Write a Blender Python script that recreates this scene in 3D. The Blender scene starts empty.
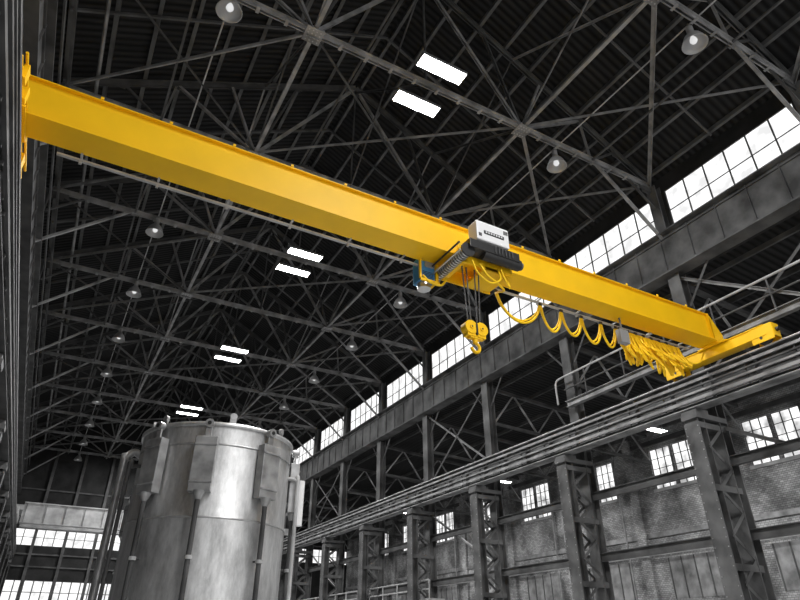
import bpy, math, random
from mathutils import Vector, Matrix
random.seed(4)
H = 1.6            # eye height: all z values below are relative to eye level and lifted by H
scene = bpy.context.scene
scene.view_settings.view_transform = 'Standard'
scene.view_settings.look = 'None'

# ------------------------------------------------------------------ materials
def new_mat(name, col, rough=0.6, metal=0.0, var=0.0, scale=3.0, stretch=(1,1,1), bump=0.0, spec=0.5):
    m = bpy.data.materials.new(name); m.use_nodes = True
    nt = m.node_tree; b = nt.nodes['Principled BSDF']
    if not isinstance(col, (tuple, list)): col = (col, col, col)
    b.inputs['Base Color'].default_value = (*col, 1)
    b.inputs['Roughness'].default_value = rough
    b.inputs['Metallic'].default_value = metal
    b.inputs['Specular IOR Level'].default_value = spec
    if var > 0 or bump > 0:
        tc = nt.nodes.new('ShaderNodeTexCoord'); mp = nt.nodes.new('ShaderNodeMapping')
        mp.inputs['Scale'].default_value = stretch
        nz = nt.nodes.new('ShaderNodeTexNoise'); nz.inputs['Scale'].default_value = scale
        nz.inputs['Detail'].default_value = 5
        nt.links.new(tc.outputs['Object'], mp.inputs['Vector']); nt.links.new(mp.outputs[0], nz.inputs['Vector'])
        if var > 0:
            cr = nt.nodes.new('ShaderNodeValToRGB')
            cr.color_ramp.elements[0].position = 0.3; cr.color_ramp.elements[1].position = 0.7
            cr.color_ramp.elements[0].color = (*[c*(1-var) for c in col], 1)
            cr.color_ramp.elements[1].color = (*[min(1, c*(1+var)) for c in col], 1)
            nt.links.new(nz.outputs['Fac'], cr.inputs[0]); nt.links.new(cr.outputs[0], b.inputs['Base Color'])
        if bump > 0:
            bp = nt.nodes.new('ShaderNodeBump'); bp.inputs['Strength'].default_value = bump
            bp.inputs['Distance'].default_value = 0.05
            nt.links.new(nz.outputs['Fac'], bp.inputs['Height']); nt.links.new(bp.outputs[0], b.inputs['Normal'])
    return m

def emit_mat(name, strength, lo=0.6, scale=1.2):
    m = bpy.data.materials.new(name); m.use_nodes = True
    nt = m.node_tree; nt.nodes.clear()
    o = nt.nodes.new('ShaderNodeOutputMaterial'); e = nt.nodes.new('ShaderNodeEmission')
    e.inputs['Strength'].default_value = strength
    tc = nt.nodes.new('ShaderNodeTexCoord'); nz = nt.nodes.new('ShaderNodeTexNoise')
    nz.inputs['Scale'].default_value = scale
    cr = nt.nodes.new('ShaderNodeValToRGB')
    cr.color_ramp.elements[0].position = 0.35; cr.color_ramp.elements[0].color = (lo, lo, lo, 1)
    cr.color_ramp.elements[1].position = 0.6; cr.color_ramp.elements[1].color = (1, 1, 1, 1)
    nt.links.new(tc.outputs['Object'], nz.inputs['Vector']); nt.links.new(nz.outputs['Fac'], cr.inputs[0])
    nt.links.new(cr.outputs[0], e.inputs['Color']); nt.links.new(e.outputs[0], o.inputs[0])
    return m

def deck_mat():
    m = bpy.data.materials.new('roof_deck_dark'); m.use_nodes = True
    nt = m.node_tree; b = nt.nodes['Principled BSDF']; b.inputs['Roughness'].default_value = 0.8
    b.inputs['Specular IOR Level'].default_value = .2
    tc = nt.nodes.new('ShaderNodeTexCoord'); w = nt.nodes.new('ShaderNodeTexWave')
    w.bands_direction = 'Y'; w.inputs['Scale'].default_value = 1.0; w.inputs['Distortion'].default_value = 0.0
    nz = nt.nodes.new('ShaderNodeTexNoise'); nz.inputs['Scale'].default_value = 0.6
    cr = nt.nodes.new('ShaderNodeValToRGB')
    cr.color_ramp.elements[0].color = (.006, .006, .006, 1); cr.color_ramp.elements[1].color = (.045, .045, .045, 1)
    mx = nt.nodes.new('ShaderNodeMath'); mx.operation = 'MULTIPLY'
    nt.links.new(tc.outputs['Object'], w.inputs['Vector']); nt.links.new(tc.outputs['Object'], nz.inputs['Vector'])
    nt.links.new(w.outputs['Fac'], mx.inputs[0]); nt.links.new(nz.outputs['Fac'], mx.inputs[1])
    nt.links.new(mx.outputs[0], cr.inputs[0]); nt.links.new(cr.outputs[0], b.inputs['Base Color'])
    bp = nt.nodes.new('ShaderNodeBump'); bp.inputs['Strength'].default_value = 0.6; bp.inputs['Distance'].default_value = 0.06
    nt.links.new(w.outputs['Fac'], bp.inputs['Height']); nt.links.new(bp.outputs[0], b.inputs['Normal'])
    return m

def brick_mat():
    m = bpy.data.materials.new('painted_brick'); m.use_nodes = True
    nt = m.node_tree; b = nt.nodes['Principled BSDF']; b.inputs['Roughness'].default_value = 0.9
    tc = nt.nodes.new('ShaderNodeTexCoord')
    sx = nt.nodes.new('ShaderNodeSeparateXYZ'); cx = nt.nodes.new('ShaderNodeCombineXYZ')
    ad = nt.nodes.new('ShaderNodeMath'); ad.operation = 'ADD'
    nt.links.new(tc.outputs['Object'], sx.inputs[0])
    nt.links.new(sx.outputs['X'], ad.inputs[0]); nt.links.new(sx.outputs['Y'], ad.inputs[1])
    nt.links.new(ad.outputs[0], cx.inputs['X']); nt.links.new(sx.outputs['Z'], cx.inputs['Y'])
    bk = nt.nodes.new('ShaderNodeTexBrick'); bk.inputs['Scale'].default_value = 2.2
    bk.inputs['Color1'].default_value = (.42, .42, .42, 1); bk.inputs['Color2'].default_value = (.24, .24, .24, 1)
    bk.inputs['Mortar'].default_value = (.12, .12, .12, 1); bk.inputs['Mortar Size'].default_value = 0.025
    nz = nt.nodes.new('ShaderNodeTexNoise'); nz.inputs['Scale'].default_value = 0.5; nz.inputs['Detail'].default_value = 6
    mx = nt.nodes.new('ShaderNodeMixRGB'); mx.blend_type = 'MULTIPLY'; mx.inputs[0].default_value = 0.95
    cr = nt.nodes.new('ShaderNodeValToRGB'); cr.color_ramp.elements[0].position = .38; cr.color_ramp.elements[1].position = .62
    cr.color_ramp.elements[0].color = (.35, .35, .35, 1); cr.color_ramp.elements[1].color = (1.3, 1.3, 1.3, 1)
    nt.links.new(cx.outputs[0], bk.inputs['Vector']); nt.links.new(tc.outputs['Object'], nz.inputs['Vector'])
    nt.links.new(nz.outputs['Fac'], cr.inputs[0]); nt.links.new(bk.outputs['Color'], mx.inputs[1])
    nt.links.new(cr.outputs[0], mx.inputs[2]); nt.links.new(mx.outputs[0], b.inputs['Base Color'])
    return m

def tank_mat():
    m = bpy.data.materials.new('brushed_stainless'); m.use_nodes = True
    nt = m.node_tree; b = nt.nodes['Principled BSDF']; b.inputs['Metallic'].default_value = 0.72
    tc = nt.nodes.new('ShaderNodeTexCoord'); mp = nt.nodes.new('ShaderNodeMapping')
    mp.inputs['Scale'].default_value = (1.6, 1.6, .5)
    nz = nt.nodes.new('ShaderNodeTexNoise'); nz.inputs['Scale'].default_value = 1.5; nz.inputs['Detail'].default_value = 10
    nz.inputs['Roughness'].default_value = .72
    n2 = nt.nodes.new('ShaderNodeTexNoise'); n2.inputs['Scale'].default_value = .9; n2.inputs['Detail'].default_value = 3
    cr = nt.nodes.new('ShaderNodeValToRGB'); cr.color_ramp.elements[0].position = .34; cr.color_ramp.elements[1].position = .66
    cr.color_ramp.elements[0].color = (.36, .36, .36, 1); cr.color_ramp.elements[1].color = (.80, .80, .80, 1)
    r2 = nt.nodes.new('ShaderNodeMapRange'); r2.inputs['To Min'].default_value = .30; r2.inputs['To Max'].default_value = .5
    nt.links.new(tc.outputs['Object'], mp.inputs['Vector']); nt.links.new(mp.outputs[0], nz.inputs['Vector'])
    nt.links.new(tc.outputs['Object'], n2.inputs['Vector'])
    nt.links.new(nz.outputs['Fac'], cr.inputs[0]); nt.links.new(cr.outputs[0], b.inputs['Base Color'])
    nt.links.new(n2.outputs['Fac'], r2.inputs['Value']); nt.links.new(r2.outputs[0], b.inputs['Roughness'])
    bp = nt.nodes.new('ShaderNodeBump'); bp.inputs['Strength'].default_value = .4; bp.inputs['Distance'].default_value = .06
    nt.links.new(n2.outputs['Fac'], bp.inputs['Height']); nt.links.new(bp.outputs[0], b.inputs['Normal'])
    return m

M = {
 'steel': new_mat('painted_steel_grey', .22, .6, 0, .5, 1.5),
 'steel_l': new_mat('painted_steel_light', .40, .6, 0, .3, 1.5),
 'steel_d': new_mat('painted_steel_dark', .065, .7, 0, .5, 1.2),
 'girder': new_mat('weathered_plate_girder', .09, .65, 0, .65, .9, spec=.3),
 'deck': deck_mat(),
 'purlin': new_mat('purlin_steel', .085, .7, 0, .5, 1.0),
 'wall_d': new_mat('dark_corrugated_wall', .025, .85, 0, .4, .8, spec=.2),
 'brick': brick_mat(),
 'floor': new_mat('concrete_floor', .38, .8, 0, .2, .5),
 'pane': emit_mat('daylit_window_glass', 1.3, .68, 1.6),
 'pane_dim': emit_mat('dim_window_glass', 1.3, .35),
 'led': emit_mat('led_diffuser', 30, 1.0),
 'frame': new_mat('window_frame_steel', .08, .6),
 'yellow': new_mat('safety_yellow_paint', (.95, .555, .005), .48, 0, .05, 1.0, spec=.3),
 'yellow_c': new_mat('yellow_cable', (.93, .58, .01), .5, spec=.3),
 'white': new_mat('white_enamel', .8, .4),
 'black': new_mat('black_enamel', .02, .4),
 'blue': new_mat('blue_motor_paint', (.06, .24, .48), .45),
 'chrome': new_mat('machined_steel', .6, .3, .9),
 'tank': tank_mat(),
 'tpanel': new_mat('steel_cover_plate', .36, .4, .5, .35, 3.0),
 'lamp_sh': new_mat('aluminium_shade', .35, .45, .3),
 'bulb': emit_mat('frosted_lamp_glass', .8, .8),
}

# ------------------------------------------------------------------ mesh builder
class MB:
    def __init__(s): s.v=[]; s.f=[]; s.m=[]; s.sm=[]; s.mats=[]
    def mi(s, k):
        if k not in s.mats: s.mats.append(k)
        return s.mats.index(k)
    def add(s, vs, fs, k, smooth=False):
        o=len(s.v); s.v += [tuple(x) for x in vs]
        i=s.mi(k)
        for f in fs: s.f.append([o+a for a in f]); s.m.append(i); s.sm.append(smooth)
    def box(s, x0,x1,y0,y1,z0,z1,k):
        vs=[(x,y,z) for x in (x0,x1) for y in (y0,y1) for z in (z0,z1)]
        s.add(vs,[(0,1,3,2),(4,6,7,5),(0,4,5,1),(2,3,7,6),(0,2,6,4),(1,5,7,3)],k)
    def beam(s,p,q,w,h,k,up=(0,0,1),off=(0,0)):
        p=Vector(p);q=Vector(q);d=(q-p).normalized();u=Vector(up)
        if abs(d.dot(u))>.99: u=Vector((0,1,0))
        sd=d.cross(u).normalized();u=sd.cross(d)
        o=sd*off[0]+u*off[1]
        vs=[b+o+sd*a+u*c for b in (p,q) for a in (-w/2,w/2) for c in (-h/2,h/2)]
        s.add(vs,[(0,1,3,2),(4,6,7,5),(0,4,5,1),(2,3,7,6),(0,2,6,4),(1,5,7,3)],k)
    def ibeam(s,p,q,w,h,k,tf=.03,tw=.02,up=(0,0,1)):
        s.beam(p,q,w,tf,k,up,(0,h/2-tf/2)); s.beam(p,q,w,tf,k,up,(0,-h/2+tf/2)); s.beam(p,q,tw,h-2*tf,k,up)
    def angle(s,p,q,a,k,t=.02,up=(0,0,1)):
        s.beam(p,q,a,t,k,up,(0,a/2)); s.beam(p,q,t,a,k,up,(a/2-t/2,0))
    def cyl(s,p,q,r,k,n=16,r2=None,cap=True,smooth=True):
        p=Vector(p);q=Vector(q);d=(q-p).normalized();u=Vector((0,0,1))
        if abs(d.dot(u))>.99: u=Vector((0,1,0))
        a=d.cross(u).normalized();b=a.cross(d); r2=r if r2 is None else r2
        c=[(math.cos(t*2*math.pi/n),math.sin(t*2*math.pi/n)) for t in range(n)]
        vs=[p+a*x*r+b*y*r for x,y in c]+[q+a*x*r2+b*y*r2 for x,y in c]
        s.add(vs,[(i,(i+1)%n,n+(i+1)%n,n+i) for i in range(n)],k,smooth)
        if cap:
            s.add(vs[:n],[tuple(range(n-1,-1,-1))],k); s.add(vs[n:],[tuple(range(n))],k)
    def lathe(s,prof,c,k,n=24):
        vs=[];c=Vector(c)
        for r,z in prof:
            for i in range(n):
                t=i*2*math.pi/n; vs.append(c+Vector((r*math.cos(t),r*math.sin(t),z)))
        fs=[(j*n+i,j*n+(i+1)%n,(j+1)*n+(i+1)%n,(j+1)*n+i) for j in range(len(prof)-1) for i in range(n)]
        s.add(vs,fs,k,True)
    def tube(s,pts,r,k,n=8):
        pts=[Vector(p) for p in pts]; vs=[]
        nrm=None
        for i,p in enumerate(pts):
            d=(pts[min(i+1,len(pts)-1)]-pts[max(i-1,0)]).normalized()
            if nrm is None:
                u=Vector((0,0,1)) if abs(d.z)<.9 else Vector((0,1,0)); nrm=d.cross(u).normalized()
            nrm=(nrm-d*nrm.dot(d)).normalized(); b=d.cross(nrm)
            for j in range(n):
                t=j*2*math.pi/n; vs.append(p+nrm*math.cos(t)*r+b*math.sin(t)*r)
        fs=[(i*n+j,i*n+(j+1)%n,(i+1)*n+(j+1)%n,(i+1)*n+j) for i in range(len(pts)-1) for j in range(n)]
        s.add(vs,fs,k,True)
    def mesh(s,name,org=(0,0,0)):
        me=bpy.data.meshes.new(name)
        me.from_pydata([(v[0]-org[0],v[1]-org[1],v[2]-org[2]) for v in s.v],[],s.f)
        for k in s.mats: me.materials.append(M[k])
        me.polygons.foreach_set('material_index',s.m); me.polygons.foreach_set('use_smooth',s.sm)
        me.update(); return me
    def build(s,name,org=(0,0,0),parent=None,bevel=0):
        o=bpy.data.objects.new(name,s.mesh(name,org)); scene.collection.objects.link(o)
        if parent is not None: o.parent=parent; o.location=Vector((org[0],org[1],org[2]+H))-parent.location
        else: o.location=(org[0],org[1],org[2]+H)
        if bevel:
            b=o.modifiers.new('bevel','BEVEL'); b.width=bevel; b.segments=2; b.limit_method='ANGLE'
        return o
def smooth_pts(pts,n=6):
    P=[Vector(p) for p in pts]; P=[P[0]*2-P[1]]+P+[P[-1]*2-P[-2]]; out=[]
    for i in range(1,len(P)-2):
        for j in range(n):
            t=j/n; a,b_,c,d=P[i-1:i+3]
            out.append(.5*((2*b_)+(c-a)*t+(2*a-5*b_+4*c-d)*t*t+(3*b_-a-3*c+d)*t**3))
    out.append(P[-2]); return out
def inst(me,name,loc,parent=None):
    o=bpy.data.objects.new(name,me); scene.collection.objects.link(o)
    o.location=(loc[0],loc[1],loc[2]+H)
    if parent is not None: o.parent=parent; o.location=o.location-parent.location
    return o
def empty(name,loc):
    e=bpy.data.objects.new(name,None); e.empty_display_size=.3; scene.collection.objects.link(e)
    e.location=(loc[0],loc[1],loc[2]+H); return e

# ------------------------------------------------------------------ layout constants
XL,XR,XC = -3.8,21.5,8.85
Y0,PB = 13.8,7.1
YT=[Y0+PB*k for k in range(-3,10)]     # truss lines
YA,YB = -9.0, 79.0
ZB=19.3; ZRIDGE=26.3; ZE=19.55
XA=35.8  # aisle outer wall
N1,N2=4.07,13.65

b=MB(); b.box(XL-.7,XA+.4,YA,YB+.4,-H-.3,-H,'floor'); b.build('floor')

# roof deck (ceiling)
b=MB()
def ztop(x): return ZE+(ZRIDGE-ZE)*(1-abs(x-XC)/(XR-XC))
for sgn in (-1,1):
    xe=XC+sgn*(XR-XC+.7); ze=ztop(xe)+.45; zr=ZRIDGE+.45
    vs=[(XC,YA,zr),(xe,YA,ze),(xe,YB,ze),(XC,YB,zr),(XC,YA,zr+.15),(xe,YA,ze+.15),(xe,YB,ze+.15),(XC,YB,zr+.15)]
    b.add(vs,[(0,1,2,3),(7,6,5,4),(0,4,5,1),(1,5,6,2),(2,6,7,3)],'deck')
b.build('ceiling')
b=MB()
b.add([(XR+.3,YA,14.45),(XA+.3,YA,13.3),(XA+.3,YB,13.3),(XR+.3,YB,14.45),(XR+.3,YA,14.6),(XA+.3,YA,13.45),(XA+.3,YB,13.45),(XR+.3,YB,14.6)],
      [(0,1,2,3),(7,6,5,4),(0,4,5,1),(1,5,6,2),(2,6,7,3),(3,7,4,0)],'deck')
b.build('ceiling_aisle')

# purlins
b=MB()
for sgn in (-1,1):
    n=9
    for i in range(n+1):
        x=XC+sgn*(.25+(XR-XC-.3)*i/n); z=ztop(x)+.32
        b.beam((x,YA,z),(x,YB,z),.07,.2,'purlin'); b.beam((x+sgn*.05,YA,z-.09),(x+sgn*.05,YB,z-.09),.14,.025,'purlin')
for i in range(6):
    x=XR+1.2+i*2.5; z=14.2-.08*(x-XR)
    b.beam((x,YA,z),(x,YB,z),.1,.22,'steel_d')
for y in YT[:-1]:
    for s in (-1,1):
        b.beam((XC,y+PB/2,ZRIDGE+.1),(XC+s*(XR-XC),y+PB/2,ZE+.1),.08,.12,'purlin')
b.build('roof_purlins')

# roof truss
def truss():
    b=MB()
    def dbl(p,q,w,h,k='steel',gap=.1):
        b.beam(p,q,.03,h,k,(0,0,1),(-gap/2,0)); b.beam(p,q,.03,h,k,(0,0,1),(gap/2,0))
        b.beam(p,q,w,.025,k,(0,0,1),(0,h/2))
    P=lambda x,z:(x,0,z)
    dbl(P(XL,ZB),P(XR,ZB),.30,.20,'steel',.12)
    x=XL+.5
    while x<XR: b.box(x,x+.12,-.14,.14,ZB-.11,ZB-.09,'steel'); x+=1.05
    T=lambda f,s:P(XC+s*(XR-XC)*f, ZE+(ZRIDGE-ZE)*(1-f))
    def gus(gx,gz,g,k='steel'):
        b.box(gx-g,gx+g,-.035,-.02,gz-g*.55,gz+g*.6,k); b.box(gx-g*.6,gx+g*.6,.02,.035,gz-g*.8,gz+g*.8,k)
    for s in (-1,1):
        xb = N2 if s>0 else N1
        dbl(T(1,s),T(0,s),.28,.22,'steel_d',.12)
        B=P(xb,ZB)
        dbl(B,P(XC,ZRIDGE),.14,.12)
        dbl(B,T(.5,s),.12,.1)
        dbl(B,T(.25,s),.09,.09,'steel_d')
        dbl(B,T(.68,s),.12,.1)
        xm=XC+s*(XR-XC)*.70; dbl(P(xm,ZB),T(.68,s),.09,.08,'steel',.05)
        dbl(P(xm,ZB),T(.84,s),.09,.08,'steel_d',.05)
        gus(xb,ZB+.12,.42); gus(xm,ZB+.05,.26)
        for f in (.25,.5,.68,.84):
            t=T(f,s); gus(t[0],t[2]-.08,.22,'steel_d')
        b.box(xb-.33,xb+.33,-.33,.33,ZB-.14,ZB-.115,'steel')
        for rx in (-.22,-.07,.07,.22):
            for ry in (-.22,-.08,.08,.22):
                b.box(xb+rx-.022,xb+rx+.022,ry-.022,ry+.022,ZB-.165,ZB-.14,'steel_l')
        b.beam(P(XC+s*(XR-XC),16.2),P(XC+s*(XR-XC-3.6),ZB),.13,.11,'steel')
        b.beam(P(XC+s*(XR-XC),18.0),P(XC+s*(XR-XC-1.5),ZB),.1,.09,'steel_d')
        gus(XC+s*(XR-XC-.3),ZB-.1,.45,'steel_d')
    gus(XC,ZRIDGE-.2,.4,'steel_d')
    b.beam(P(XC,ZB),P(XC,ZRIDGE),.07,.07,'steel_d')
    return b.mesh('roof_truss')
tm=truss()
for y in YT: inst(tm,'roof_truss',(0,y,0))

b=MB()
for i in range(len(YT)-1):
    ya,yb=YT[i],YT[i+1]; z=ZB-.03
    b.angle((XL,yb,z),(N1,ya,z),.15,'steel',.02)
    b.angle((XL,ya,z+.1),(N1,yb,z+.1),.1,'steel_d',.02)
    b.angle((N2,ya,z),(XR,yb,z),.15,'steel',.02); b.angle((N2,yb,z+.1),(XR,ya,z+.1),.12,'steel',.02)
    if i%2==1:
        b.angle((N1,ya,z),(N2,yb,z),.10,'steel_d',.02); b.angle((N1,yb,z+.1),(N2,ya,z+.1),.12,'steel',.02)
        b.angle((XC,ya,ZB),(XC,yb,ZRIDGE-.3),.08,'steel_d'); b.angle((XC,yb,ZB),(XC,ya,ZRIDGE-.3),.08,'steel_d')
    for s in (-1,1):
        xn=N2 if s>0 else N1; zt=ztop(xn)
        k='steel' if i%2==0 else 'steel_d'
        b.angle((xn,ya,ZB),(xn,yb,zt),.08,k); b.angle((xn,yb,ZB),(xn,ya,zt),.08,k)
for x,a in ((N1,.16),(N2,.16)):
    b.beam((x,YA,ZB),(x,YB,ZB),a,.1,'steel')
for x in (XC-(XR-XC)*.7,XC+(XR-XC)*.7): b.beam((x,YA,ZB),(x,YB,ZB),.09,.07,'steel_d')
for x in (1.1,15.8):
    b.cyl((x,YA,ZB+.12),(x,YB,ZB+.12),.03,'steel_l',6)
b.cyl((6.2,YA,ZB+.3),(6.2,YB,ZB+.3),.05,'steel_d',8)
b.cyl((-2.6,YA,ZB+.2),(-2.6,YB,ZB+.2),.07,'steel',8)
b.build('roof_bracing')

# ------------------------------------------------------------------ columns
def column(s):
    b=MB()
    X=lambda x: x if s>0 else 2*XC-x
    def leg(x,z0,z1,w,d,k):
        b.ibeam((X(x),0,z0),(X(x),0,z1),w,d,k,.04,.03,up=(1,0,0))
    leg(20.45,-H,7.45,.55,.42,'girder'); leg(21.75,-H,14.3,.58,.5,'girder'); leg(21.75,14.3,19.3,.5,.4,'girder')
    b.box(min(X(20.22),X(20.19)),max(X(20.22),X(20.19)),-.32,.32,-H,7.3,'girder')
    z=-1.3
    while z<7.2:
        for yy in (-.26,.26):
            b.box(min(X(20.175),X(20.19)),max(X(20.175),X(20.19)),yy-.02,yy+.02,z,z+.04,'steel')
        z+=.3
    n=11
    for yy in (-.25,.25):
        for i in range(n):
            z0=-H+.3+i*.77; z1=z0+.77
            xa,xb=(20.6,21.55) if i%2==0 else (21.55,20.6)
            b.beam((X(xa),yy,z0),(X(xb),yy,z1),.02,.12,'girder',(0,0,1))
    for z in (-.6,2.2,4.8,7.1):
        b.box(min(X(20.3),X(21.8)),max(X(20.3),X(21.8)),-.27,.27,z-.02,z+.2,'girder')
    b.box(min(X(20.15),X(21.9)),max(X(20.15),X(21.9)),-.34,.34,7.42,7.62,'girder')
    b.box(min(X(20.2),X(20.9)),max(X(20.2),X(20.9)),-.33,.33,7.62,7.78,'girder')
    b.box(min(X(20.85),X(21.6)),max(X(20.85),X(21.6)),-.06,.06,8.6,8.9,'girder')
    b.box(min(X(19.95),X(22.1)),max(X(19.95),X(22.1)),-.5,.5,-H,-H+.06,'girder')
    return b.mesh('steel_column')
for s in (1,-1):
    cm=column(s)
    for y in YT: inst(cm,'steel_column',(0,y,0))

def runway(s):
    b=MB(); X=lambda x: x if s>0 else 2*XC-x
    xc=20.45
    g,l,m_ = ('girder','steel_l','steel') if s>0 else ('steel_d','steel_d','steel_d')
    y0,y1=YA,YB-1
    def bx(xa,xb,ya,yb,za,zb,k): b.box(min(X(xa),X(xb)),max(X(xa),X(xb)),ya,yb,za,zb,k)
    bx(xc-.02,xc+.02,y0,y1,7.8,9.0,g); bx(xc-.3,xc+.3,y0,y1,8.96,9.0,m_); bx(xc-.3,xc+.3,y0,y1,7.8,7.84,m_)
    bx(xc-.13,xc-.02,y0,y1,8.80,8.84,m_); bx(xc-.13,xc-.02,y0,y1,8.0,8.03,m_)
    y=y0+.3
    while y<y1:
        bx(xc-.26,xc-.02,y,y+.03,7.84,8.96,g); y+=1.775
    bx(xc-.07,xc+.07,y0,y1,9.0,9.05,l); bx(xc-.035,xc+.035,y0,y1,9.05,9.14,'chrome' if s>0 else 'steel_d')
    for z,t,k,dx in ((8.72,.10,m_,.36),(8.50,.05,g,.36),(8.30,.07,m_,.36),(8.05,.12,m_,.34)):
        bx(xc-dx-.04,xc-dx+.04,y0,y1,z-t/2,z+t/2,k)
    y=y0+.6
    while y<y1:
        bx(xc-.33,xc-.28,y,y+.05,7.9,8.8,'steel_d'); y+=1.775
    bx(xc+.45,xc+.5,y0,y1,8.6,9.0,g); bx(xc+.05,xc+.5,y0,y1,8.98,9.0,'steel_d')
    return b
runway(1).build('crane_runway_girder'); runway(-1).build('crane_runway_girder')

for s in (1,-1):
    b=MB(); X=lambda x: x if s>0 else 2*XC-x
    YE=YB-.4
    def bx(xa,xb,ya,yb,za,zb,k): b.box(min(X(xa),X(xb)),max(X(xa),X(xb)),ya,yb,za,zb,k)
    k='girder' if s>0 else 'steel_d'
    bx(21.5,21.54,YA,YE,14.3,16.4,k); bx(21.2,21.9,YA,YE,16.36,16.42,k); bx(21.15,21.9,YA,YE,14.28,14.34,k)
    bx(21.42,21.5,YA,YE,16.15,16.18,k); bx(21.42,21.5,YA,YE,14.52,14.55,k)
    y=YA+.2
    while y<YE:
        bx(21.43,21.5,y,y+.03,14.34,16.36,k); y+=1.42
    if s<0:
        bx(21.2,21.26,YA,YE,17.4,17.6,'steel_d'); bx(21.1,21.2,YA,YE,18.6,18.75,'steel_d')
    b.build('eaves_girder')

b=MB(); b.box(XL-.65,XL-.5,YA,YB,-H,20.2,'wall_d'); b.build('wall_left')
b=MB()
b.box(XR+.45,XR+.6,YA,YB,14.3,16.62,'wall_d'); b.box(XR+.45,XR+.6,YA,YB,18.95,20.0,'wall_d')
for y in YT: b.box(XR+.42,XR+.62,y-.42,y+.42,16.62,18.95,'wall_d')
b.build('wall_right')

wn=1
def window(x,y0,y1,z0,z1,nv,nh,pane,axis='x',fr=.08):
    global wn
    b=MB()
    def bx(a0,a1,zz0,zz1,d0,d1,k):
        if axis=='x': b.box(x+d0,x+d1,a0,a1,zz0,zz1,k)
        else: b.box(a0,a1,x+d0,x+d1,zz0,zz1,k)
    bx(y0,y1,z0,z1,0,.02,pane)
    for i in range(nv+1):
        a=y0+(y1-y0)*i/nv; w=fr if i in (0,nv) else fr*.75
        bx(a-w/2,a+w/2,z0,z1,-.05,-.005,'frame')
    for i in range(nh+1):
        a=z0+(z1-z0)*i/nh; w=fr if i in (0,nh) else fr*.45
        bx(y0,y1,a-w/2,a+w/2,-.045,-.006,'frame')
    b.build('window_%d'%wn); wn+=1
for i in range(len(YT)-1):
    window(XR+.5,YT[i]+.42,YT[i+1]-.42,16.62,18.95,6,2,'pane')

wz0,wz1=9.3,12.0
wins=[19.4-7.1*3+7.1*k for k in range(0,11)]
b=MB()
b.box(XA,XA+.35,YA,YB,-H,wz0,'brick'); b.box(XA,XA+.35,YA,YB,wz1,13.5,'brick')
prev=YA
for w in wins:
    b.box(XA,XA+.35,prev,w-1.8,wz0,wz1,'brick'); prev=w+1.8
b.box(XA,XA+.35,prev,YB,wz0,wz1,'brick')
for w in wins:
    b.box(XA-.25,XA,w+3.2,w+3.9,-H,13.2,'brick'); b.box(XA-.12,XA+.02,w-1.9,w+1.9,wz0-.2,wz0,'steel_l')
    b.box(XA,XA+.35,w-.1,w+.1,wz0,wz1,'brick')
    b.box(XA-.04,XA+.01,w-2.0,w+2.0,2.6,5.0,'steel')
    for q in range(-2,3): b.box(XA-.07,XA-.04,w+q*.95-.04,w+q*.95+.04,2.6,5.0,'steel_d')
b.box(XA-.12,XA,YA,YB,6.3,6.6,'steel'); b.box(XA-.12,XA,YA,YB,12.3,12.6,'steel_d')
b.build('wall_aisle')
for w in wins:
    window(XA+.15,w-1.8,w-.1,wz0,wz1,3,4,'pane_dim'); window(XA+.15,w+.1,w+1.8,wz0,wz1,3,4,'pane_dim')

b=MB()
b.box(XL-.5,XA+.3,YB,YB+.3,11.0,15.0,'wall_d')
b.box(XL-.5,XA+.3,YB,YB+.3,6.0,9.3,'wall_d'); b.box(XR,XA+.3,YB,YB+.3,-H,6.0,'wall_d'); b.box(9,XR,YB,YB+.3,-H,6.0,'wall_d')
b.box(XL-.5,XR+.5,YB,YB+.3,15.0,19.8,'wall_d')
b.add([(XL-.5,YB,19.8),(XR+.5,YB,19.8),(XC,YB,27)],[(0,1,2)],'wall_d')
b.box(XL-.5,XL+.3,YB,YB+.3,-H,6.0,'wall_d')
for x in range(-4,22,3): b.box(x-.15,x+.15,YB-.3,YB,-H,19.5,'steel_d')
for z in (7.2,8.4,12.5,15): b.box(XL,XR,YB-.15,YB,z,z+.15,'steel_d')
b.build('wall_far')
window(YB+.1,XL-.3,XA,9.3,11.0,40,2,'pane','y',.12)
window(YB+.1,XL+.3,9,2.6,6.0,14,3,'pane','y',.15)
window(YB+.1,XL+.3,9,-H,2.5,14,4,'pane_dim','y',.15)

# ------------------------------------------------------------------ wall-side secondary steel
b=MB()
for z,k in ((6.0,'steel_d'),(3.4,'girder')):
    b.ibeam((21.75,YA,z),(21.75,YB-.5,z),.2,.36,k,.03,.03)
b.cyl((21.1,YA,11.9),(21.1,20.9,11.9),.05,'steel_l',8); b.cyl((21.1,YA,11.2),(21.1,20.9,11.2),.04,'steel_d',8)
b.ibeam((21.2,YA,10.45),(21.2,20.9,10.45),.25,.32,'steel',.03,.03)
y=YA
while y<20.9: b.cyl((21.1,y,10.5),(21.1,y,11.9),.035,'steel_d',6); y+=2.37
b.tube(smooth_pts([(21.1,20.9,11.9),(21.1,21.3,11.85),(21.1,21.45,11.6),(21.1,21.45,10.6)]),.05,'steel_l')
for i in range(len(YT)-1):
    ya,yb=YT[i],YT[i+1]
    if i in (2,5,8):
        b.angle((21.75,ya,9.2),(21.75,yb,14.2),.12,'steel'); b.angle((21.75,yb,9.2),(21.75,ya,14.2),.12,'steel_d')
    b.angle((21.75,ya+.3,12.6),(21.75,ya+1.6,14.2),.1,'steel_d'); b.angle((21.75,yb-.3,12.6),(21.75,yb-1.6,14.2),.1,'steel_d')
    if i in (2,5,8):
        b.angle((21.9,ya,3.5),(21.9,yb,7.4),.14,'steel_l'); b.angle((21.9,yb,-1),(21.9,ya,3.3),.14,'steel_l')
b.build('column_bracing')
b=MB()
X0a,X1a=22.1,XA-.3
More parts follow.
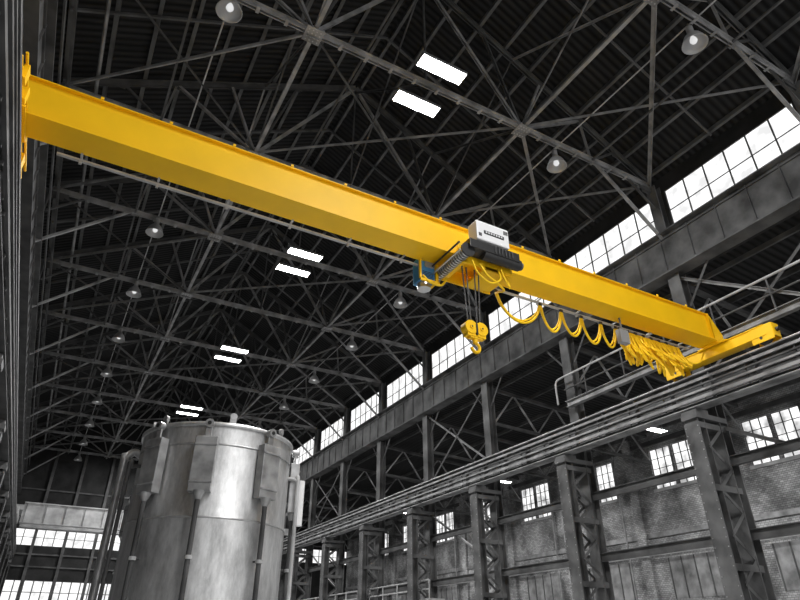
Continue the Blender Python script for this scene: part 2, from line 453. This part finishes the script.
b.beam((X0a,0,11.7),(X1a,0,11.0),.16,.16,'steel_d'); b.beam((X0a,0,13.9),(X1a,0,12.9),.2,.2,'steel_d')
n=8
zb_=lambda x:11.7-.7*(x-22)/(XA-22)
zt_=lambda x:13.9-1.0*(x-22)/(XA-22)
for i in range(n):
    xa=X0a+(X1a-X0a)*i/n; xb=X0a+(X1a-X0a)*(i+1)/n
    if i%2==0: b.beam((xa,0,zb_(xa)),(xb,0,zt_(xb)),.09,.09,'steel')
    else: b.beam((xa,0,zt_(xa)),(xb,0,zb_(xb)),.09,.09,'steel')
am=b.mesh('aisle_truss')
for y in YT: inst(am,'aisle_truss',(0,y,0))
b=MB()
for z,r in ((5.6,.10),(5.2,.06),(2.0,.1)):
    b.cyl((XA-.45,YA+.2,z),(XA-.45,YB-.5,z),r,'steel_l' if r<.1 else 'steel',8)
for w in wins: b.cyl((XA-.45,w-2.4,-H),(XA-.45,w-2.4,12.2),.07,'steel',8)
b.build('service_pipes')
b=MB()
yg0,yg1=34,58
b.box(20.9,22.0,yg0,yg1,2.3,2.5,'steel_l')
for z in (3.0,3.5): b.cyl((20.9,yg0,z),(20.9,yg1,z),.04,'steel_l',6)
y=yg0
while y<=yg1: b.cyl((20.9,y,2.4),(20.9,y,3.5),.04,'steel_l',6); y+=2
for y in (36,43,50,57): b.beam((20.95,y,2.3),(21.7,y,1.2),.1,.1,'steel')
b.build('gallery_walkway')

# ------------------------------------------------------------------ lights
def highbay(x,y,z,power,lx=1.9,ly=.55,rod=0):
    e=empty('high_bay_light',(x,y,z))
    b=MB(); hx,hy=lx/2,ly/2
    b.box(x-hx-.03,x+hx+.03,y-hy-.03,y-hy,z-.0,z+.1,'lamp_sh'); b.box(x-hx-.03,x+hx+.03,y+hy,y+hy+.03,z,z+.1,'lamp_sh')
    b.box(x-hx-.03,x-hx,y-hy,y+hy,z,z+.1,'lamp_sh'); b.box(x+hx,x+hx+.03,y-hy,y+hy,z,z+.1,'lamp_sh')
    b.box(x-hx-.03,x+hx+.03,y-hy-.03,y+hy+.03,z+.06,z+.12,'lamp_sh'); b.box(x-.5,x+.5,y-.1,y+.1,z+.12,z+.22,'lamp_sh')
    b.box(x-hx,x+hx,y-hy,y+hy,z+.03,z+.05,'led')
    for sx in (-1,1): b.cyl((x+sx*.6,y,z+.1),(x+sx*.6,y,z+.5+rod),.012,'steel',6)
    b.build('housing',(x,y,z),e)
    l=bpy.data.lights.new('lamp','AREA'); l.shape='RECTANGLE'; l.size=lx; l.size_y=ly; l.energy=power
    o=bpy.data.objects.new('lamp',l); scene.collection.objects.link(o); o.parent=e; o.location=(0,0,.01)
for k in range(-1,5):
    yc=13.6+14.2*k
    for dy in (-.95,.95): highbay(XC,yc+dy,18.95,1200)
for k in range(0,4): highbay(29,22.1+14.2*(k-1),10.7,550,1.4,.45,.4)

def dome():
    b=MB()
    b.cyl((0,0,.62),(0,0,.98),.03,'steel',8); b.cyl((0,0,.50),(0,0,.78),.12,'lamp_sh',16)
    b.lathe([(.11,.50),(.15,.42),(.20,.36),(.30,.22),(.37,.06),(.42,-.10),(.44,-.12),(.42,-.12),(.36,.04),(.28,.20),(.18,.33),(.02,.38)],(0,0,0),'lamp_sh',24)
    b.lathe([(.001,-.04),(.09,-.02),(.13,.06),(.11,.16),(.05,.30)],(0,0,0),'bulb',14)
    return b.mesh('dome_pendant_lamp')
dm=dome()
for i,y in enumerate(YT):
    if y<0: continue
    inst(dm,'dome_pendant_lamp',(15.75,y+.3,18.45))
    if abs(y-20.9)>.1: inst(dm,'dome_pendant_lamp',(1.1,y-.05,18.5))

# ------------------------------------------------------------------ OVERHEAD CRANE
CY=12.15
cr=empty('overhead_crane',(9,CY,9.85))
b=MB()
gx0,gx1=-2.95,20.0; gz0,gz1=9.84,11.0
b.box(gx0,gx1,11.98,12.0,gz0+.03,gz1-.03,'yellow'); b.box(gx0,gx1,12.36,12.38,gz0+.03,gz1-.03,'yellow')
b.box(gx0-.02,gx1+.05,11.88,12.46,gz1-.03,gz1,'yellow')
b.box(gx0-.02,gx1+.05,11.78,12.58,gz0,gz0+.035,'yellow')
b.box(gx0-.02,gx0,11.9,12.46,gz0,gz1,'yellow')
b.box(gx1,gx1+.03,11.85,12.5,gz0-.05,gz1,'yellow')
b.add([(gx1-.0,11.85,gz0),(gx1+.55,11.85,gz0-.1),(gx1+.55,11.85,gz0+.35),(gx1,11.85,gz1),
       (gx1-.0,12.5,gz0),(gx1+.55,12.5,gz0-.1),(gx1+.55,12.5,gz0+.35),(gx1,12.5,gz1)],
      [(0,1,2,3),(7,6,5,4),(0,4,5,1),(1,5,6,2),(2,6,7,3)],'yellow')
for i in range(14):
    x=-1.35+i*1.55; b.box(x,x+.07,11.86,11.89,gz1,gz1+.07,'yellow')
b.build('bridge_girder',(9,CY,9.85),cr)
for nm,xc in (('end_truck_1',20.45),('end_truck_2',-2.85)):
    b=MB()
    y0,y1=9.9,14.4
    b.box(xc-.20,xc+.20,y0+.25,y1-.25,9.42,9.80,'yellow')
    b.box(xc-.24,xc+.24,y0+.25,y1-.25,9.78,9.82,'yellow'); b.box(xc-.24,xc+.24,y0+.25,y1-.25,9.40,9.44,'yellow')
    for sy,ye in ((-1,y0),(1,y1)):
        b.box(xc-.22,xc-.18,min(ye,ye-sy*.8),max(ye,ye-sy*.8),9.2,9.8,'yellow'); b.box(xc+.18,xc+.22,min(ye,ye-sy*.8),max(ye,ye-sy*.8),9.2,9.8,'yellow')
        b.box(xc-.2,xc+.2,ye-.02,ye+.02,9.3,9.8,'yellow')
        b.cyl((xc-.1,ye-sy*.45,9.36),(xc+.1,ye-sy*.45,9.36),.22,'steel_d',20)
        b.cyl((xc-.24,ye-sy*.45,9.36),(xc+.24,ye-sy*.45,9.36),.05,'black',12)
        b.cyl((xc,ye,9.55),(xc,ye+sy*.14,9.55),.08,'black',14)
    b.box(xc-.3,xc+.3,CY-.6,CY+.6,9.78,9.84,'yellow')
    b.build(nm,(9,CY,9.85),cr,bevel=.012)
b=MB()
b.box(-2.62,-2.52,10.5,10.75,9.6,9.95,'yellow'); b.box(-2.62,-2.52,11.1,11.3,9.6,9.95,'yellow')
b.box(-2.62,-2.52,13.0,13.3,9.3,9.7,'yellow'); b.cyl((-2.58,10.2,9.95),(-2.58,14.0,9.95),.03,'yellow',8)
b.build('pickup_arms',(9,CY,9.85),cr)
TY,TZ=12.72,9.78
b=MB()
b.box(-1.9,19.6,TY-.04,TY+.04,TZ-.05,TZ,'steel_l')
for i in range(13):
    x=-1.4+i*1.7
    b.box(x-.025,x+.025,12.5,TY+.05,TZ,TZ+.03,'steel_l'); b.box(x-.03,x+.03,TY-.03,TY+.03,TZ-.12,TZ,'steel_l')
b.build('festoon_track',(9,CY,9.85),cr)
b=MB()
stops=[10.5,12.3,13.2,14.1,15.0,15.7]; depth=[.85,.85,.78,.85,.8]
def loop(xa,xb,dp,dy,r=.026,k='yellow_c',skew=0):
    pts=[]
    for i in range(17):
        t=i/16; xx=xa+(xb-xa)*t+skew*math.sin(math.pi*t); pts.append((xx,TY+dy*math.sin(math.pi*t),TZ-.12-dp*max(0,(1-(2*t-1)**2))**.7))
    b.tube(pts,r,k,8)
for i in range(5):
    loop(stops[i],stops[i+1],depth[i],0,.04); loop(stops[i]+.05,stops[i+1]-.03,depth[i]-.13,.09,.03)
for i in range(34):
    xa=15.7+i*.09
    loop(xa,xa+random.uniform(.1,.3),1.1+random.uniform(-.3,.15),random.uniform(-.45,.2),.036,'yellow_c',random.uniform(-.15,.45))
    loop(xa+.05,xa+.3,.8+random.uniform(-.2,.2),random.uniform(-.35,.3),.032,'yellow_c',random.uniform(-.25,.25))
b.tube(smooth_pts([(18.9,TY,9.5),(19.3,12.6,9.1),(19.7,12.5,9.15),(20.1,12.5,9.6)]),.03,'yellow_c')
b.tube(smooth_pts([(8.6,11.3,9.4),(8.7,11.2,8.95),(9.1,11.2,8.75),(9.5,11.25,9.0),(9.6,11.4,9.45)]),.03,'yellow_c')
b.tube(smooth_pts([(8.9,11.35,9.4),(9.1,11.3,9.05),(9.4,11.3,8.9),(9.9,11.6,8.95),(10.2,12.2,9.3),(10.5,TY,9.6)]),.035,'yellow_c')
b.tube(smooth_pts([(9.6,11.3,9.4),(9.8,11.3,8.95),(10.0,11.45,9.0),(10.0,11.6,9.55)]),.028,'yellow_c')
b.build('festoon_cable',(9,CY,9.85),cr)
b=MB()
for x in stops+[15.9+.4*i for i in range(7)]:
    b.box(x-.06,x+.06,TY-.05,TY+.05,TZ-.14,TZ-.04,'black')
b.box(15.3,15.7,12.2,12.4,8.85,9.35,'lamp_sh'); b.box(15.48,15.52,12.27,12.33,9.35,9.84,'steel')
b.build('cable_trolleys',(9,CY,9.85),cr,bevel=.01)

# ------------------------------------------------------------------ HOIST
ho=empty('electric_wire_rope_hoist',(9,11.5,9.6))
O=(9,11.5,9.6)
b=MB()
b.box(8.6,9.75,10.98,11.4,9.98,10.64,'white'); b.build('control_cabinet',O,ho,bevel=.03)
b=MB()
b.box(8.85,9.55,10.965,10.98,10.22,10.33,'black')
for i in range(7): b.box(8.9+i*.09,8.95+i*.09,10.955,10.966,10.25,10.30,'white')
b.box(9.75,9.758,11.05,11.3,10.15,10.5,'frame')
for i in range(4): b.box(9.56+.04*i,9.58+.04*i,10.965,10.98,10.42,10.55,'frame')
b.box(8.66,8.76,10.965,10.98,10.1,10.2,'frame')
b.build('cabinet_labels',O,ho)
b=MB()
b.box(8.35,10.1,11.0,11.45,9.64,9.93,'black'); b.cyl((8.9,11.2,9.66),(10.2,11.2,9.66),.17,'black',20)
b.cyl((10.2,11.2,9.66),(10.3,11.2,9.66),.12,'steel_d',20)
for i in range(6): b.box(9.2+i*.12,9.23+i*.12,10.96,11.0,9.66,9.9,'steel_d')
b.build('gear_motor',O,ho,bevel=.02)
b=MB()
for yy in (11.5,12.60):
    b.box(8.3,10.2,yy,yy+.05,9.42,10.12,'yellow')
b.box(8.4,8.6,11.5,12.65,9.46,9.52,'yellow'); b.box(9.2,9.9,11.5,12.65,9.42,9.52,'yellow')
b.box(9.75,10.15,11.45,12.65,9.46,9.70,'yellow')
for xx in (8.55,9.95):
    for yy,ys in ((11.6,11.78),(12.58,12.6)):
        b.cyl((xx,yy,9.93),(xx,ys,9.93),.11,'chrome',18)
b.build('trolley_frame',O,ho,bevel=.012)
b=MB()
X0,Z0=8.35,9.58
b.cyl((X0,11.15,Z0),(X0,12.85,Z0),.13,'steel_d',24)
y=11.2
while y<12.8:
    b.cyl((X0,y,Z0),(X0,y+.045,Z0),.17,'chrome',24); y+=.1
for y in (11.1,12.82): b.cyl((X0,y,Z0),(X0,y+.05,Z0),.22,'black',24)
b.cyl((X0-.28,11.1,Z0-.1),(X0-.28,12.9,Z0-.1),.03,'chrome',10); b.cyl((X0-.3,11.1,Z0+.15),(X0-.3,12.9,Z0+.15),.03,'black',10)
b.build('rope_drum',O,ho)
b=MB()
b.box(7.66,8.14,12.55,13.0,9.2,10.0,'blue'); b.cyl((7.9,12.78,9.02),(7.9,12.78,9.2),.2,'chrome',20)
b.box(7.8,8.1,12.52,12.56,9.65,9.9,'lamp_sh')
for i in range(5): b.box(7.72,8.1,12.535,12.56,9.28+i*.05,9.30+i*.05,'black')
b.build('hoist_motor',O,ho,bevel=.04)
b=MB()
b.box(8.16,8.24,12.5,13.1,9.2,10.05,'yellow'); b.box(7.6,8.24,12.44,12.49,9.10,9.18,'yellow'); b.box(7.58,7.64,12.46,12.52,9.18,10.0,'yellow')
b.tube(smooth_pts([(7.7,12.5,9.95),(7.6,12.45,10.15),(7.75,12.4,10.2),(8.1,12.4,10.1)]),.03,'yellow_c')
b.tube(smooth_pts([(7.7,12.5,9.3),(7.9,12.4,9.05),(8.2,12.3,9.0),(8.4,12.3,9.3)]),.035,'yellow_c')
b.build('motor_frame',O,ho)
HX,HY,HZ=8.85,11.75,7.38
b=MB()
for dx in (-.24,-.12,.12,.24):
    b.cyl((HX+dx*.8,HY,HZ+.1),(HX+dx*1.2,HY,9.45),.02,'steel_d',8)
b.build('wire_rope',O,ho)
b=MB()
for sx in (-1,1):
    cx=HX+sx*.17
    b.cyl((cx,HY-.12,HZ+.1),(cx,HY+.12,HZ+.1),.2,'yellow',28)
    b.cyl((cx,HY-.15,HZ+.1),(cx,HY-.12,HZ+.1),.06,'yellow',16)
    b.cyl((cx,HY-.16,HZ+.1),(cx,HY-.15,HZ+.1),.025,'black',12)
    b.box(cx-.13,cx+.13,HY-.1,HY+.1,HZ-.16,HZ+.1,'yellow')
b.box(HX-.2,HX+.2,HY-.08,HY+.08,HZ-.2,HZ-.04,'yellow')
b.box(HX-.03,HX+.03,HY-.13,HY+.13,HZ-.1,HZ+.22,'black')
b.cyl((HX,HY,HZ-.18),(HX,HY,HZ-.32),.07,'yellow',12)
pts=[]
for i in range(17):
    a=math.radians(90-265*i/16); pts.append((HX+.13*math.cos(a),HY,HZ-.45+.13*math.sin(a)))
b.tube([(HX,HY,HZ-.28)]+pts,.045,'yellow',10)
b.build('hook_block',O,ho)

# ------------------------------------------------------------------ far grey crane
fc=empty('overhead_crane',(9,62,9.9))
b=MB()
for yy in (61,63.2):
    b.box(-2.2,19.9,yy,yy+.5,8.95,10.5,'steel_l'); b.box(-2.2,19.9,yy-.1,yy+.6,10.46,10.55,'steel_l'); b.box(-2.2,19.9,yy-.1,yy+.6,8.9,8.96,'steel_l')
x=-2
while x<19.5: b.box(x,x+.05,60.93,61.0,8.96,10.46,'steel'); x+=1.5
b.build('bridge_girders',(9,62,9.9),fc)
b=MB()
for xc in (20.45,-2.75):
    b.box(xc-.3,xc+.3,59.5,65.0,9.35,9.95,'steel_l')
    for yy in (60.2,64.3): b.cyl((xc-.1,yy,9.42),(xc+.1,yy,9.42),.27,'steel_d',16)
    b.box(min(xc,(-2.2 if xc<0 else 19.9)),max(xc,(-2.2 if xc<0 else 19.9)),60.9,63.8,9.9,10.3,'steel_l')
b.build('end_trucks',(9,62,9.9),fc)

# ------------------------------------------------------------------ TANKS
def tank(cx,cy,zt,R,pads,name,hdg,detail=True):
    e=empty(name,(cx,cy,-H)); O=(cx,cy,-H)
    b=MB()
    b.lathe([(R,-H+.3),(R,zt-2.30)],(cx,cy,0),'tank',96)
    b.lathe([(R,zt-2.30),(R-.01,zt-2.28),(R-.01,zt-.1)],(cx,cy,0),'tank',96)
    b.lathe([(R-.01,zt-.1),(R+.04,zt-.1),(R+.04,zt),(R-.1,zt+.02),(R*.6,zt+.16),(R*.25,zt+.22),(.001,zt+.24)],(cx,cy,0),'tank',96)
    for z in (zt-.55,zt-2.3,zt-4.6): b.lathe([(R,z-.025),(R+.012,z-.012),(R+.012,z+.012),(R,z+.025)],(cx,cy,0),'tpanel',96)
    b.lathe([(R+.1,-H),(R+.1,-H+.3),(R-.1,-H+.3)],(cx,cy,0),'steel_d',64)
    b.build('shell',O,e)
    sh,ch=math.sin(hdg),math.cos(hdg)
    tc=Vector((-sh,-ch,0)); rt=Vector((ch,-sh,0)); C=Vector((cx,cy,0))
    V=lambda z:Vector((0,0,z))
    b=MB()
    for ph in pads:
        a=math.radians(ph); n=tc*math.cos(a)+rt*math.sin(a); t=-tc*math.sin(a)+rt*math.cos(a)
        p=C+n*(R+.24)
        zt1,zb1=zt-.45,zt-1.75
        b.beam(p+V(zb1),p+V(zt1),.05,.52,'tpanel',t)
        for s in (-1,1): b.beam(p+t*s*.255-n*.1+V(zb1),p+t*s*.255-n*.1+V(zt1),.24,.03,'tpanel',t)
        for z in (zb1,zt1): b.beam(p-n*.1-t*.27+V(z),p-n*.1+t*.27+V(z),.24,.03,'tpanel')
        for z in (zb1+.2,zt1-.2): b.beam(p+n*.035-t*.27+V(z),p+n*.035+t*.27+V(z),.025,.05,'steel')
        for z in (zb1+.2,zt1-.2): b.cyl(p-n*.26+V(z),p-n*.02+V(z),.08,'chrome',12)
        b.beam(p-n*.1+V(zt1),p-n*.1+V(zt1+.36),.05,.16,'tpanel',t)
        b.cyl(p-n*.18+V(zt1+.36),p-n*.02+V(zt1+.36),.11,'tpanel',16)
        b.cyl(p-n*.02+V(zt1+.36),p+n*.0+V(zt1+.36),.05,'black',12)
        q=p-n*.05
        b.cyl(q+V(-H+.2),q+V(zb1),.06,'steel_d',14)
        b.cyl(q+V(zb1-.2),q+V(zb1),.07,'tpanel',14,.15)
        for z in (zb1-1.5,zb1-3.1):
            b.cyl(q+V(z),q+V(z+.08),.09,'steel_l',14); b.beam(q+V(z+.05),q-n*.2+V(z+.05),.06,.04,'steel_d')
    b.build('inlet_covers',O,e,bevel=.01)
    if detail:
        b=MB()
        def at(ph,r,z):
            a=math.radians(ph); n=tc*math.cos(a)+rt*math.sin(a); return C+n*r+Vector((0,0,z))
        b.tube(smooth_pts([at(-88,R-.05,zt-.5),at(-88,R+.15,zt-.42),at(-88,R+.32,zt-.6),at(-88,R+.36,zt-1.0),at(-88,R+.36,-H)]),.10,'tpanel',14)
        b.tube(smooth_pts([at(-66,R-.02,zt-.95),at(-66,R+.2,zt-1.0),at(-66,R+.28,zt-1.3),at(-66,R+.28,-H)]),.05,'steel_d',12)
        b.tube(smooth_pts([at(80,R-.02,zt-.9),at(80,R+.2,zt-.95),at(80,R+.26,zt-1.3),at(80,R+.26,-H)]),.05,'steel_l',12)
        b.cyl(at(86,R+.34,zt-2.1),at(86,R+.34,zt-.9),.12,'white',14)
        for ph in (-75,-52,8,62,-120,120,170):
            p=at(ph,R-.2,zt); a=math.radians(ph); n=tc*math.cos(a)+rt*math.sin(a)
            b.beam(p,p+Vector((0,0,.25)),.16,.05,'tpanel',n)
            b.cyl(p-n*.04+Vector((0,0,.25)),p+n*.04+Vector((0,0,.25)),.09,'tpanel',14)
        b.cyl(C+Vector((0,0,zt+.15)),C+Vector((0,0,zt+.4)),.28,'tpanel',24); b.cyl(C+Vector((0,0,zt+.4)),C+Vector((0,0,zt+.45)),.36,'tpanel',24)
        b.build('pipework',O,e)
T1=(3.68,17.15)
tank(T1[0],T1[1],4.95,2.02,[-44,-8,36,90,135,-140],'storage_tank',math.radians(12.2))
tank(5.0,31.0,5.9,2.0,[-60,-20,30,90],'storage_tank',math.radians(9),False)

# ------------------------------------------------------------------ world + camera
w=bpy.data.worlds.new('world'); scene.world=w; w.use_nodes=True
w.node_tree.nodes['Background'].inputs['Color'].default_value=(.9,.9,.9,1)
w.node_tree.nodes['Background'].inputs['Strength'].default_value=1.3
cam=bpy.data.cameras.new('camera'); cam.lens=27; cam.sensor_width=36; cam.clip_end=500
co=bpy.data.objects.new('camera',cam); scene.collection.objects.link(co)
co.location=(0,0,H); co.rotation_euler=(math.radians(90+30),0,math.radians(-29.06))
scene.camera=co
